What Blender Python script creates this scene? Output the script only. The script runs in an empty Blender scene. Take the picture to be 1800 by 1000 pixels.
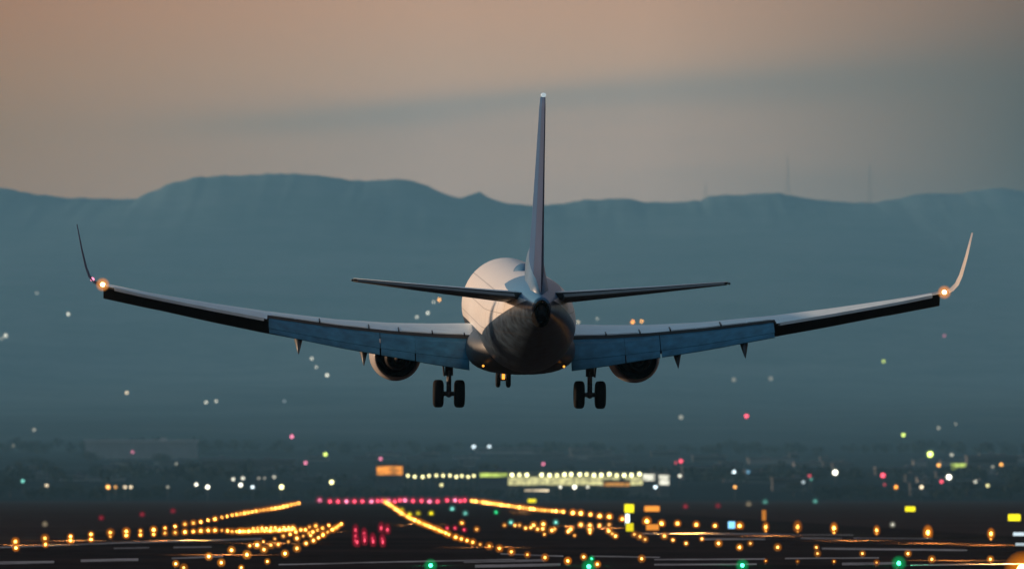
import bpy, bmesh, math, random
from mathutils import Vector, Matrix, noise
random.seed(7)
S = bpy.context.scene
COL = S.collection
R = math.radians
F, HZ, CH = 13000.0, 868.0, 4.0        # focal length in photo pixels, horizon row, camera height

# ------------------------------------------------------------------ materials
def mat(name, base=(.5,.5,.5), rough=.5, metal=0.0, spec=.5, var=0.0, scale=3.0, emit=None, k=0.0, sample='AUTO'):
    m = bpy.data.materials.new(name); m.use_nodes = True
    nt = m.node_tree; b = nt.nodes['Principled BSDF']
    b.inputs['Base Color'].default_value = (*base, 1)
    b.inputs['Roughness'].default_value = rough
    b.inputs['Metallic'].default_value = metal
    b.inputs['Specular IOR Level'].default_value = spec
    if var:
        tc = nt.nodes.new('ShaderNodeTexCoord'); n = nt.nodes.new('ShaderNodeTexNoise')
        n.inputs['Scale'].default_value = scale; n.inputs['Detail'].default_value = 6
        nt.links.new(tc.outputs['Object'], n.inputs['Vector'])
        r = nt.nodes.new('ShaderNodeValToRGB')
        r.color_ramp.elements[0].position = .3; r.color_ramp.elements[1].position = .7
        r.color_ramp.elements[0].color = (*[c*(1-var) for c in base], 1)
        r.color_ramp.elements[1].color = (*[min(1, c*(1+var)) for c in base], 1)
        nt.links.new(n.outputs['Fac'], r.inputs['Fac']); nt.links.new(r.outputs['Color'], b.inputs['Base Color'])
        mr = nt.nodes.new('ShaderNodeMapRange')
        mr.inputs['To Min'].default_value = max(0, rough-.12); mr.inputs['To Max'].default_value = min(1, rough+.12)
        nt.links.new(n.outputs['Fac'], mr.inputs['Value']); nt.links.new(mr.outputs['Result'], b.inputs['Roughness'])
    if emit:
        b.inputs['Emission Color'].default_value = (*emit, 1)
        b.inputs['Emission Strength'].default_value = k
        m.cycles.emission_sampling = sample
    return m

M = {}
M['white'] = mat('white_paint', (.78,.77,.75), .32, var=.05, scale=.8)
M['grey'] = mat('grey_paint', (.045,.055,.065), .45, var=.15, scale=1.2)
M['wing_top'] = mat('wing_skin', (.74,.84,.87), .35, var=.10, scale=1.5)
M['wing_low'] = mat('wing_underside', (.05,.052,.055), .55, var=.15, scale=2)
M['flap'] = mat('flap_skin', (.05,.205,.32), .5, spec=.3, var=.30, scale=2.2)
M['dark_metal'] = mat('dark_metal', (.03,.03,.032), .5, .4, var=.2, scale=4)
M['nozzle'] = mat('nozzle_metal', (.02,.018,.018), .6, .4, spec=.2, var=.3, scale=4)
M['rubber'] = mat('tyre_rubber', (.009,.009,.010), .85, spec=.15, var=.2, scale=6)
M['rim'] = mat('wheel_metal', (.18,.18,.18), .4, .6, var=.1)
M['strut'] = mat('gear_metal', (.12,.12,.125), .4, .5, var=.2, scale=5)
M['fin'] = mat('fin_blue', (.035,.105,.235), .65, spec=.08, var=.10, scale=.9)
M['rudder'] = mat('rudder_blue', (.04,.075,.165), .65, spec=.08, var=.10, scale=.9)
M['blue'] = mat('tail_blue', (.05,.16,.30), .4, var=.2, scale=1.5)
M['bare'] = mat('bare_metal', (.7,.68,.66), .3, .6, var=.05)
M['black'] = mat('black_void', (.006,.006,.006), .9, spec=.05)
M['cowl'] = mat('cowling_paint', (.46,.43,.41), .4, var=.12, scale=1.3)
M['housing'] = mat('lamp_housing', (.04,.035,.03), .6)
M['pole'] = mat('lamp_pole', (.08,.08,.085), .6)

_em = {}
def em(color, k, sample='NONE'):
    key = (color, k, sample)
    if key not in _em:
        _em[key] = mat('glow_%s' % color, (.05,.05,.05), .5, emit=RGB[color], k=k, sample=sample)
    return _em[key]
RGB = dict(amber=(1,.44,.08), gold=(1,.47,.11), warm=(1,.80,.52), white=(1,.97,.78), cool=(.75,.92,1), red=(1,.08,.14),
           pink=(1,.25,.42), green=(.05,1,.36), lime=(.78,1,.18), yellow=(1,.86,.01), orange=(1,.34,.04), blue=(.25,.65,1),
           teal=(.25,.9,.75), cream=(1,.93,.42))

HALO=dict(warmtip=(1,.36,.08), amber=(1,.27,.01), gold=(1,.31,.02), green=(0,.55,.16), red=(.8,.02,.08), pink=(1,.08,.2))
def halo(color, k, a=.17):
    """emissive translucent shell added round a bulb to imitate its glare"""
    key=('halo',color,k,a)
    if key not in _em:
        m=bpy.data.materials.new('halo_shell_%s'%color); m.use_nodes=True; n=m.node_tree; n.nodes.clear()
        o=n.nodes.new('ShaderNodeOutputMaterial'); mx=n.nodes.new('ShaderNodeMixShader'); t=n.nodes.new('ShaderNodeBsdfTransparent'); e=n.nodes.new('ShaderNodeEmission')
        e.inputs[0].default_value=(*HALO.get(color,RGB[color]),1); e.inputs[1].default_value=min(1.0,.2+k*.04)
        mx.inputs[0].default_value=a; n.links.new(t.outputs[0],mx.inputs[1]); n.links.new(e.outputs[0],mx.inputs[2]); n.links.new(mx.outputs[0],o.inputs[0])
        m.cycles.emission_sampling='NONE'; _em[key]=m
    return _em[key]

# ------------------------------------------------------------------ object helpers
def tag(o, label=None, cat=None, group=None, kind=None):
    if label: o['label'] = label
    if cat: o['category'] = cat
    if group: o['group'] = group
    if kind: o['kind'] = kind
    return o

def empty(name, loc=(0,0,0)):
    o = bpy.data.objects.new(name, None); COL.objects.link(o); o.location = loc; o.empty_display_size = .5
    return o

def mesh_obj(name, verts, faces, mats, parent=None, smooth=True, fm=None):
    me = bpy.data.meshes.new(name); me.from_pydata(verts, [], faces); me.update()
    bm = bmesh.new(); bm.from_mesh(me); bmesh.ops.recalc_face_normals(bm, faces=bm.faces[:]); bm.to_mesh(me); bm.free()
    for m in (mats if isinstance(mats, (list, tuple)) else [mats]): me.materials.append(m)
    if fm: me.polygons.foreach_set('material_index', fm)
    me.polygons.foreach_set('use_smooth', [smooth]*len(me.polygons))
    o = bpy.data.objects.new(name, me); COL.objects.link(o)
    if parent: o.parent = parent
    return o

class MB:
    """collects primitive pieces into one mesh"""
    def __init__(s): s.v=[]; s.f=[]; s.m=[]
    def add(s, v, f, mi=0):
        n=len(s.v); s.v += [tuple(x) for x in v]; s.f += [tuple(i+n for i in q) for q in f]; s.m += [mi]*len(f); return s
    def box(s, c, d, mi=0, rot=None):
        x,y,z = (q/2 for q in d)
        v=[Vector((a,b,e)) for a in (-x,x) for b in (-y,y) for e in (-z,z)]
        if rot: v=[rot @ p for p in v]
        v=[p+Vector(c) for p in v]
        return s.add(v, [(0,1,3,2),(4,6,7,5),(0,4,5,1),(2,3,7,6),(0,2,6,4),(1,5,7,3)], mi)
    def tube(s, a, b, r0, r1=None, n=12, mi=0):
        r1 = r0 if r1 is None else r1
        a,b=Vector(a),Vector(b); d=(b-a).normalized()
        u=d.orthogonal().normalized(); w=d.cross(u)
        v=[]
        for p,r in ((a,r0),(b,r1)):
            for i in range(n):
                t=2*math.pi*i/n; v.append(p+u*(r*math.cos(t))+w*(r*math.sin(t)))
        f=[(i,(i+1)%n,n+(i+1)%n,n+i) for i in range(n)]+[tuple(range(n-1,-1,-1)),tuple(range(n,2*n))]
        return s.add(v,f,mi)
    def lathe(s, c, axis, prof, n=24, mi=0):
        """prof: (distance along axis, radius)"""
        c=Vector(c); d=Vector(axis).normalized(); u=d.orthogonal().normalized(); w=d.cross(u); v=[]
        for t,r in prof:
            for i in range(n):
                a=2*math.pi*i/n; v.append(c+d*t+u*(r*math.cos(a))+w*(r*math.sin(a)))
        f=[(j*n+i,j*n+(i+1)%n,(j+1)*n+(i+1)%n,(j+1)*n+i) for j in range(len(prof)-1) for i in range(n)]
        f+=[tuple(range(n-1,-1,-1)), tuple((len(prof)-1)*n+i for i in range(n))]
        return s.add(v,f,mi)
    def ball(s, c, r, n=12, mi=0, sq=1.0):
        h=n//2
        return s.lathe((c[0],c[1],c[2]-r*sq), (0,0,1), [(r*sq*(1-math.cos(math.pi*(j+.02)/(h+.04))), r*math.sin(math.pi*(j+.02)/(h+.04))) for j in range(h+1)], n, mi)
    def build(s, name, mats, parent=None, smooth=False):
        return mesh_obj(name, s.v, s.f, mats, parent, smooth, s.m)

def loft(rings):
    n=len(rings[0]); v=[p for r in rings for p in r]
    f=[(j*n+i,j*n+(i+1)%n,(j+1)*n+(i+1)%n,(j+1)*n+i) for j in range(len(rings)-1) for i in range(n)]
    f+=[tuple(range(n-1,-1,-1)), tuple((len(rings)-1)*n+i for i in range(n))]
    return v,f

# ------------------------------------------------------------------ world, sun, camera
SUN_AZ, SUN_EL = R(290), R(10)            # low on the left; azimuth measured clockwise from +Y
sd = Vector((math.sin(SUN_AZ)*math.cos(SUN_EL), math.cos(SUN_AZ)*math.cos(SUN_EL), math.sin(SUN_EL)))
w = bpy.data.worlds.new('World'); S.world = w; w.use_nodes = True
nt = w.node_tree; nt.nodes.clear()
def N(t, **kw):
    n = nt.nodes.new(t)
    for k,v in kw.items(): setattr(n,k,v)
    return n
def L(a,b): nt.links.new(a,b)
out=N('ShaderNodeOutputWorld'); add=N('ShaderNodeAddShader')
sky=N('ShaderNodeTexSky'); sky.sky_type='NISHITA'; sky.sun_disc=False; sky.sun_elevation=SUN_EL; sky.sun_rotation=SUN_AZ
b1=N('ShaderNodeBackground'); b1.inputs['Strength'].default_value=.05; tc=N('ShaderNodeTexCoord'); sep=N('ShaderNodeSeparateXYZ'); L(tc.outputs['Generated'], sep.inputs[0])
def math_node(op,a,b=None,c=None):
    n=N('ShaderNodeMath',operation=op)
    for i,x in enumerate((a,b,c)):
        if x is None: continue
        if isinstance(x,(int,float)): n.inputs[i].default_value=x
        else: L(x,n.inputs[i])
    return n.outputs[0]
def ramp(fac, stops):
    n=N('ShaderNodeValToRGB'); cr=n.color_ramp
    while len(cr.elements)<len(stops): cr.elements.new(.5)
    for e,(p,c) in zip(cr.elements,stops): e.position=p; e.color=(*c,1)
    L(fac,n.inputs[0]); return n.outputs[0]
def mix(fac,a,b,bt='MIX'):
    n=N('ShaderNodeMix',data_type='RGBA',blend_type=bt)
    if isinstance(fac,(int,float)): n.inputs[0].default_value=fac
    else: L(fac,n.inputs[0])
    for i,x in ((6,a),(7,b)):
        if isinstance(x,tuple): n.inputs[i].default_value=(*x,1)
        else: L(x,n.inputs[i])
    return n.outputs[2]
# low evening sky: grey band over the ridge, dusty rose above it, deep dusk blue overhead
e10=math_node('MULTIPLY',sep.outputs['Z'],10.0)          # elevation sine x10 -> ramp over the lowest 0.1
LOW=ramp(e10,[(0,(.56,.40,.30)),(.38,(.53,.36,.27)),(.50,(.50,.335,.25)),(.57,(.56,.34,.22)),(.65,(.61,.32,.185)),(1,(.50,.28,.19))])
HIGH=ramp(sep.outputs['Z'],[(0,(.44,.25,.18)),(.12,(.33,.25,.24)),(.3,(.13,.20,.26)),(.6,(.10,.22,.31)),(1,(.08,.20,.30))])
sel=N('ShaderNodeMapRange'); sel.inputs['From Min'].default_value=.07; sel.inputs['From Max'].default_value=.11; L(sep.outputs['Z'],sel.inputs[0])
skycol=mix(sel.outputs[0],LOW,HIGH)
# long thin cloud bars
mp=N('ShaderNodeMapping'); mp.inputs['Scale'].default_value=(9,9,62); mp.inputs['Rotation'].default_value=(0,R(-1.6),0); L(tc.outputs['Generated'],mp.inputs[0])
nz=N('ShaderNodeTexNoise'); nz.inputs['Scale'].default_value=1.0; nz.inputs['Detail'].default_value=3; nz.inputs['Roughness'].default_value=.45; L(mp.outputs[0],nz.inputs['Vector'])
cl=ramp(nz.outputs['Fac'],[(.46,(0,0,0)),(.66,(1,1,1))])
band=ramp(e10,[(.36,(.1,.1,.1)),(.475,(.9,.9,.9)),(.53,(1,1,1)),(.575,(.25,.25,.25)),(.66,(.1,.1,.1))])
xm=N('ShaderNodeMapRange'); xm.inputs['From Min'].default_value=-.055; xm.inputs['From Max'].default_value=-.015; xm.inputs['To Min'].default_value=.1; L(sep.outputs['X'],xm.inputs[0])
cl=math_node('MULTIPLY',cl,xm.outputs[0])
zc=math_node('MULTIPLY_ADD',sep.outputs['X'],.065,.0525)
dz=math_node('ADD',math_node('SUBTRACT',sep.outputs['Z'],zc),math_node('MULTIPLY_ADD',nz.outputs['Fac'],.0045,-.00225))
wd_=math_node('MULTIPLY_ADD',math_node('MAXIMUM',sep.outputs['X'],0),.045,.0018)
dq=math_node('DIVIDE',dz,wd_)
bar=math_node('MULTIPLY',math_node('EXPONENT',math_node('MULTIPLY',math_node('MULTIPLY',dq,dq),-1)),xm.outputs[0])
cfac=math_node('MULTIPLY',math_node('MULTIPLY',cl,band),.62)
skycol=mix(cfac,skycol,(.165,.20,.215))
skycol=mix(math_node('MULTIPLY',bar,.55),skycol,(.165,.215,.23))
# the sky darkens to slate on the far side from the sunset
ax=N('ShaderNodeMapRange'); ax.inputs['From Min'].default_value=.018; ax.inputs['From Max'].default_value=.07; L(sep.outputs['X'],ax.inputs[0])
lowonly=ramp(e10,[(.25,(1,1,1)),(.5,(1,1,1)),(.72,(.9,.9,.9)),(1,(.8,.8,.8))])
lowmask=ramp(sep.outputs['Z'],[(.07,(1,1,1)),(.2,(0,0,0))])
skycol=mix(math_node('MULTIPLY',math_node('MULTIPLY',ax.outputs[0],lowonly),1.0),skycol,ramp(e10,[(.4,(.0,.0,.0)),(.55,(.02,.012,.01)),(.66,(.11,.03,.004))]))
lx=N('ShaderNodeMapRange'); lx.inputs['From Min'].default_value=-.075; lx.inputs['From Max'].default_value=-.01; lx.inputs['To Min'].default_value=0; lx.inputs['To Max'].default_value=1; L(sep.outputs['X'],lx.inputs[0])
skycol=mix(lowmask,skycol,mix(1.0,skycol,mix(lx.outputs[0],(.64,.41,.16),(1.0,1.0,1.0)),'MULTIPLY'))
# the half of the sky behind the viewer is already dim
back=N('ShaderNodeMapRange'); back.inputs['From Min'].default_value=-.3; back.inputs['From Max'].default_value=.5
back.inputs['To Min'].default_value=.45; back.inputs['To Max'].default_value=1; L(sep.outputs['Y'],back.inputs[0])
skycol=mix(1.0,skycol,back.outputs[0],'MULTIPLY')
b2=N('ShaderNodeBackground'); L(skycol,b2.inputs['Color']); b2.inputs['Strength'].default_value=1.0
SKY_BG=b2
L(mix(1.0,sky.outputs[0],ramp(sep.outputs['Z'],[(0,(.45,.28,.18)),(.1,(.5,.36,.28)),(.3,(1,1,1))]),'MULTIPLY'), b1.inputs['Color'])
L(b1.outputs[0],add.inputs[0]); L(b2.outputs[0],add.inputs[1]); L(add.outputs[0],out.inputs[0])

sl=bpy.data.lights.new('sun','SUN'); sl.energy=4.6; sl.angle=R(1.5); sl.color=(1,.66,.42)
so=bpy.data.objects.new('sun',sl); COL.objects.link(so); so.rotation_euler=sd.to_track_quat('Z','Y').to_euler(); so.location=(-50,0,60)

cd=bpy.data.cameras.new('camera'); cam=bpy.data.objects.new('camera',cd); COL.objects.link(cam); S.camera=cam
cam.location=(0,0,CH); cam.rotation_euler=(R(90),0,0)
cd.sensor_width=36; cd.lens=F/1800*36; cd.shift_y=(HZ-500)/1800; cd.clip_start=1; cd.clip_end=40000
cd.dof.use_dof=True; cd.dof.focus_distance=297; cd.dof.aperture_fstop=1.5
S.view_settings.view_transform='Standard'; S.view_settings.look='None'; S.view_settings.exposure=0; S.view_settings.gamma=1
S.cycles.use_denoising=True
S.cycles.max_bounces=6; S.cycles.transparent_max_bounces=96; S.cycles.volume_bounces=1; S.cycles.sample_clamp_indirect=3; S.cycles.sample_clamp_direct=0

# ------------------------------------------------------------------ ground, runway, hills, haze
def at(px,py,d): return Vector(((px-900)/F*d, d, CH+(HZ-py)/F*d))
def on_ground(px,py,h=0): d=(CH-h)*F/(py-HZ); return Vector(((px-900)/F*d, d, h))

def noisy_ground(name, c0, c1, s1, s2, rough=.9, spec=.0):
    m=bpy.data.materials.new(name); m.use_nodes=True; n=m.node_tree; b=n.nodes['Principled BSDF']
    b.inputs['Roughness'].default_value=rough; b.inputs['Specular IOR Level'].default_value=spec
    g=n.nodes.new('ShaderNodeNewGeometry'); a=n.nodes.new('ShaderNodeTexNoise'); a.inputs['Scale'].default_value=s1; a.inputs['Detail'].default_value=8
    n.links.new(g.outputs['Position'],a.inputs['Vector'])
    a2=n.nodes.new('ShaderNodeTexNoise'); a2.inputs['Scale'].default_value=s2; a2.inputs['Detail'].default_value=4
    n.links.new(g.outputs['Position'],a2.inputs['Vector'])
    mx=n.nodes.new('ShaderNodeMath'); mx.operation='MULTIPLY_ADD'; mx.inputs[1].default_value=.5
    n.links.new(a.outputs['Fac'],mx.inputs[0])
    m2=n.nodes.new('ShaderNodeMath'); m2.operation='MULTIPLY'; m2.inputs[1].default_value=.5; n.links.new(a2.outputs['Fac'],m2.inputs[0]); n.links.new(m2.outputs[0],mx.inputs[2])
    r=n.nodes.new('ShaderNodeValToRGB'); r.color_ramp.elements[0].position=.38; r.color_ramp.elements[1].position=.62
    r.color_ramp.elements[0].color=(*c0,1); r.color_ramp.elements[1].color=(*c1,1)
    n.links.new(mx.outputs[0],r.inputs[0]); n.links.new(r.outputs[0],b.inputs['Base Color'])
    return m
M['grass']=noisy_ground('dark_grass',(.026,.021,.023),(.048,.036,.035),.02,.3)
M['asphalt']=noisy_ground('asphalt',(.013,.011,.012),(.034,.027,.028),.03,.5,.8,.0)
M['paint']=noisy_ground('runway_paint',(.06,.06,.07),(.42,.43,.47),.09,.7,.8,.0)
M['hill']=noisy_ground('wooded_hill',(.055,.115,.145),(.105,.170,.205),.003,.02)  # pale blue base holds part of the distance haze
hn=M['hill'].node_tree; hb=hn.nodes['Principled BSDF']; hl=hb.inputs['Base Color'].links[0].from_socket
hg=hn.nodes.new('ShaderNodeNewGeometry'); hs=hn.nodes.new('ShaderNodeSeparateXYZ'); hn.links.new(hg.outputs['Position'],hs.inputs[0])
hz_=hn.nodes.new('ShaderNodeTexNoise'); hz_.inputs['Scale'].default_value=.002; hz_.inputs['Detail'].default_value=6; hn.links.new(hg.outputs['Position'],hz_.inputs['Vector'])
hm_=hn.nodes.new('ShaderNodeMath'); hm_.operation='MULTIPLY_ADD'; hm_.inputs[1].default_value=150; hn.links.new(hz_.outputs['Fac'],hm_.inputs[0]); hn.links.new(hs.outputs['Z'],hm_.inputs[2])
hr=hn.nodes.new('ShaderNodeMapRange'); hr.inputs['From Min'].default_value=90; hr.inputs['From Max'].default_value=300; hn.links.new(hm_.outputs[0],hr.inputs[0])  # low slopes coloured darker, standing in for thinner haze nearer by
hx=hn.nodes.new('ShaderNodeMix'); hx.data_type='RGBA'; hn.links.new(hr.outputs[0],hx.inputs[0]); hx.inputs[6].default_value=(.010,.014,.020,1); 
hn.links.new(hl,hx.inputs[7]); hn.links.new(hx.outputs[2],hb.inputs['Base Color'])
M['leaf']=noisy_ground('tree_leaves',(.018,.030,.030),(.04,.055,.05),.15,.6)
M['bark']=mat('bark',(.04,.03,.025),.9,var=.3,scale=1)

def sheet(name, pts, z, m):
    return mesh_obj(name,[(x,y,z) for x,y in pts],[tuple(range(len(pts)))],m,smooth=False)
def grid_sheet(name,x0,x1,y0,y1,nx,ny,z,m):
    v=[(x0+(x1-x0)*i/nx,y0+(y1-y0)*j/ny,z) for j in range(ny+1) for i in range(nx+1)]
    f=[(j*(nx+1)+i,j*(nx+1)+i+1,(j+1)*(nx+1)+i+1,(j+1)*(nx+1)+i) for j in range(ny) for i in range(nx)]
    return mesh_obj(name,v,f,m,smooth=False)
tag(grid_sheet('ground',-4700,4700,-250,26600,12,32,0,M['grass']),'dark grass airfield spreading to the foot of the hills','ground',kind='structure')
HEAD=-.0182
def rw(y,off): return (8+HEAD*(y-420)+off, y)
tag(sheet('runway',[rw(395,-45),rw(395,45),rw(4300,42),rw(4300,-42)],.02,M['asphalt']),'dark asphalt runway running away under the aircraft','runway',kind='structure')
tag(sheet('taxiway',[(60,700),(64,690),(190,1500),(260,2600),(240,2600),(170,1500)],.02,M['asphalt']),'dark taxiway strip beside the runway','taxiway',kind='structure')

# painted streaks, laid as flat paint on the asphalt
pm=0
def paint(x0,y0,x1,y1,t,label):
    a=[on_ground(x0,y0-t/2),on_ground(x1,y1-t/2),on_ground(x1,y1+t/2),on_ground(x0,y0+t/2)]
    o=mesh_obj('painted_marking',[(p.x,p.y,.045) for p in a],[(0,1,2,3)],M['paint'],smooth=False)
    tag(o,None,None,kind='structure'); return o
for q in [(0,962.5,232,953.5,1.8),(232,953.5,460,947,2.2),(-5,990,95,988.5,4.5),(142,986,243,984,4.5),(200,964,262,963,1.6),(305,962.5,372,961.5,1.8),
          (302,982,392,978.5,2.6),(490,993,700,988,2.2),(700,988,905,984,2.4),(815,987.5,960,985.5,4),(835,996,985,993,5),(880,974,990,978,2),
          (1128,938,1350,938.5,2),(1232,948,1345,947.5,2.2),(1408,946,1480,947,2.2),(1150,984,1345,983,2.4),(1380,982,1545,981,2),(1445,964.5,1700,967.5,3),
          (1340,940,1500,940.5,1.4),(1480,992,1575,990.5,4.5),(1500,946,1640,947,1.4),(1600,994,1800,992,2.6),(1040,978,1160,980,1.8),(1150,993,1330,992,3)]:
    paint(*q,None)

RID=[(-2400,360),(-1500,335),(-900,350),(-400,322),(0,331),(60,341),(120,347),(180,347),(240,349),(262,338),(300,322),(340,312),(400,308),(490,304),(560,308),(610,315),(660,319),(690,314),(720,316),
     (750,328),(775,340),(810,347),(832,341),(845,338),(865,350),(900,358),(950,362),(1000,356),(1060,350),(1100,348),(1130,354),(1180,356),(1235,352),(1245,345),(1300,342),(1370,338),(1400,344),
     (1440,353),(1500,357),(1540,358),(1580,349),(1620,339),(1680,340),(1740,331),(1800,336),(2200,318),(2700,345),(4200,330)]
def lerp(tab,x):
    if x<=tab[0][0]: return tab[0][1]
    for (a,b),(c,d) in zip(tab,tab[1:]):
        if x<=c: return b+(d-b)*(x-a)/(c-a)
    return tab[-1][1]
DT=[(4400,868),(5200,853),(6500,826),(8500,796),(10500,760),(13000,705),(16000,612),(19000,492),(20500,425),(22000,340)]
RD=22000.0
def terrain(x,d):
    if d<=4400: return 0.0
    r=lerp(RID,900+x*F/RD)
    if d<21900:
        q=900+x*F/RD; rs=sum(lerp(RID,q+t) for t in (-130,-85,-45,0,45,85,130))/7; e=max(0,min(1,(d-21400)/500)); r=rs+(r-rs)*e
    y=lerp(DT,d)
    k=max(0,min(1,(d-19500)/2500)); y+=(r-340)*k*k*(3-2*k)
    z=CH*min(1,(d-4400)/600)+(HZ-y)*d/F
    k=max(0,min(1,(d-8000)/5000))*(1-max(0,min(1,(d-20000)/1500)))
    z+=k*(42*noise.noise((x/1300,d/2600,3.1))+12*noise.noise((x/520,d/1300,7.7)))
    k=max(0,min(1,(d-20500)/1500))
    z+=k*(3.6*noise.noise((x/24,d/900,.3))+3.2*noise.noise((x/58,4.4,.3))+4*noise.noise((x/140,2.2,.3)))
    if d>RD: z-=(d-RD)*.2
    return z
def depth_for(py):
    for (a,b),(c,e) in zip(DT,DT[1:]):
        if b>=py>=e: return a+(c-a)*(b-py)/(b-e)
    return 4450
xs=[-4650+i*90 for i in range(32)]+[-1800+i*12 for i in range(301)]+[1890+i*90 for i in range(31)]
ds=[4400+i*200 for i in range(30)]+[10400+i*300 for i in range(34)]+[20600+i*140 for i in range(10)]+[22000,22060,22200,22600,23600,25500]
v=[(x,d,terrain(x,d)-.05) for d in ds for x in xs]; nx=len(xs)
f=[(j*nx+i,j*nx+i+1,(j+1)*nx+i+1,(j+1)*nx+i) for j in range(len(ds)-1) for i in range(nx-1)]
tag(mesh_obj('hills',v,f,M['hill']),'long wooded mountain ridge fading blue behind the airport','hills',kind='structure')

hz=MB(); hz.box((0,13200,489.0),(9800,27400,982))
hm=bpy.data.materials.new('evening_haze'); hm.use_nodes=True; n=hm.node_tree; n.nodes.clear()
o_=n.nodes.new('ShaderNodeOutputMaterial'); pv=n.nodes.new('ShaderNodeVolumePrincipled')
pv.inputs['Color'].default_value=(.25,.635,.95,1); pv.inputs['Density'].default_value=3.7e-5; pv.inputs['Anisotropy'].default_value=0
n.links.new(pv.outputs[0],o_.inputs['Volume'])
tag(hz.build('haze',hm),'thin blue evening haze over the airfield and hills','haze',kind='stuff')

def hit(px,py,above=0.0):
    """the point on the terrain whose spot `above` metres over it lies on the sight line (px, py)"""
    if py>HZ+2: return on_ground(px,py,above)-Vector((0,0,above))
    d=4420.0
    while d<RD:
        p=at(px,py,d)
        if p.z-above<=terrain(p.x,d): break
        d+=8
    return Vector((p.x,d,terrain(p.x,d)))

# ------------------------------------------------------------------ the airliner
def airliner():
    A=empty('airliner',(.29,300,7.48)); A.rotation_euler=(R(3.5),R(.45),R(2.5))
    tag(A,'twin engined passenger jet with upswept winglets landing with gear and flaps down','aircraft')
    # fuselage -----------------------------------------------------
    fs=[(19.55,3.15,.06,.06),(19.3,3.2,.42,.44),(18.7,3.3,.82,.82),(17.8,3.42,1.18,1.22),(16.7,3.56,1.5,1.58),(15.2,3.67,1.75,1.86),(13.6,3.7,1.88,2.0),
        (10,3.7,1.88,2.0),(6,3.7,1.88,2.0),(2,3.7,1.88,2.0),(-2,3.7,1.88,2.0),(-6,3.7,1.88,2.0),(-8,3.77,1.85,1.93),(-10,3.96,1.71,1.74),(-12,4.19,1.48,1.48),
        (-14,4.41,1.18,1.18),(-16,4.58,.82,.86),(-17.4,4.67,.52,.58),(-18.3,4.70,.34,.4)]
    n=48; rings=[[(hw*math.sin(2*math.pi*i/n),y,zc+hh*math.cos(2*math.pi*i/n)) for i in range(n)] for y,zc,hw,hh in fs]
    # refine between rings with a smooth interpolation
    def cat(p0,p1,p2,p3,t): return tuple(.5*((2*b)+(-a+c)*t+(2*a-5*b+4*c-d)*t*t+(-a+3*b-3*c+d)*t**3) for a,b,c,d in zip(p0,p1,p2,p3))
    ff=[]
    for i in range(len(fs)-1):
        p=[fs[max(i-1,0)],fs[i],fs[i+1],fs[min(i+2,len(fs)-1)]]
        for t in (0,.33,.66): ff.append(cat(*p,t))
    ff.append(fs[-1])
    rings=[[(hw*math.sin(2*math.pi*i/n),y,zc+hh*math.cos(2*math.pi*i/n)) for i in range(n)] for y,zc,hw,hh in ff]
    fmat=bpy.data.materials.new('fuselage_livery'); fmat.use_nodes=True; t=fmat.node_tree; b=t.nodes['Principled BSDF']; b.inputs['Roughness'].default_value=.33
    c=t.nodes.new('ShaderNodeTexCoord'); s=t.nodes.new('ShaderNodeSeparateXYZ'); t.links.new(c.outputs['Object'],s.inputs[0])
    def mt(op,a,bb,cc=None):
        q=t.nodes.new('ShaderNodeMath'); q.operation=op
        for i,x in enumerate((a,bb,cc)):
            if x is None: continue
            if isinstance(x,(int,float)): q.inputs[i].default_value=x
            else: t.links.new(x,q.inputs[i])
        return q.outputs[0]
    def mxx(fac,a,bb):
        q=t.nodes.new('ShaderNodeMix'); q.data_type='RGBA'; t.links.new(fac,q.inputs[0])
        for i,x in ((6,a),(7,bb)):
            if isinstance(x,tuple): q.inputs[i].default_value=(*x,1)
            else: t.links.new(x,q.inputs[i])
        return q.outputs[2]
    Y,Z=s.outputs['Y'],s.outputs['Z']
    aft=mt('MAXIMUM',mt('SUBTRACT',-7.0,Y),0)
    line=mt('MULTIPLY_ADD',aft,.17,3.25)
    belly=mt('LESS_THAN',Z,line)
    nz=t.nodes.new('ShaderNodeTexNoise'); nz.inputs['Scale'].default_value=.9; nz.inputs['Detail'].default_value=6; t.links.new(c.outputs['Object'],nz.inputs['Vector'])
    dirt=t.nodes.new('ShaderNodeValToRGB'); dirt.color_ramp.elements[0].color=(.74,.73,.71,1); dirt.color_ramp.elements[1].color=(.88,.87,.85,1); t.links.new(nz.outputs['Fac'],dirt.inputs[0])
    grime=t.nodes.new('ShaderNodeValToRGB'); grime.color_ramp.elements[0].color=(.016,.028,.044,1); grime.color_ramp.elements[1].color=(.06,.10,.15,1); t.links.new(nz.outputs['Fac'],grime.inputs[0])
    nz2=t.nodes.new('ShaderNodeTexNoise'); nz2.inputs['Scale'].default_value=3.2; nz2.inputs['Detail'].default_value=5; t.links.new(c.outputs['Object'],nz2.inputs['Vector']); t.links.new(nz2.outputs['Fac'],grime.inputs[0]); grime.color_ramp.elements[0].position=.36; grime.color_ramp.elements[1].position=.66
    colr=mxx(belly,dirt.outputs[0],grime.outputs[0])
    # skin joints: ring frames every metre and a half, faint
    fr=mt('FRACT',mt('MULTIPLY',Y,.66),None); ring=mt('LESS_THAN',fr,.035)
    fz=mt('FRACT',mt('MULTIPLY_ADD',Z,1.35,.2),None); lap=mt('LESS_THAN',fz,.05)
    jt=mt('MULTIPLY',mt('MAXIMUM',ring,lap),.45)
    colr=mxx(jt,colr,(.08,.08,.085))
    # blue tail paint sweeping over the aft crown
    blue=mt('GREATER_THAN',Z,mt('MULTIPLY_ADD',mt('ADD',Y,11.0),.05,5.27))
    blue=mt('MULTIPLY',blue,mt('LESS_THAN',Y,-9.5))
    colr=mxx(blue,colr,(.06,.20,.36))
    t.links.new(colr,b.inputs['Base Color'])
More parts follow.
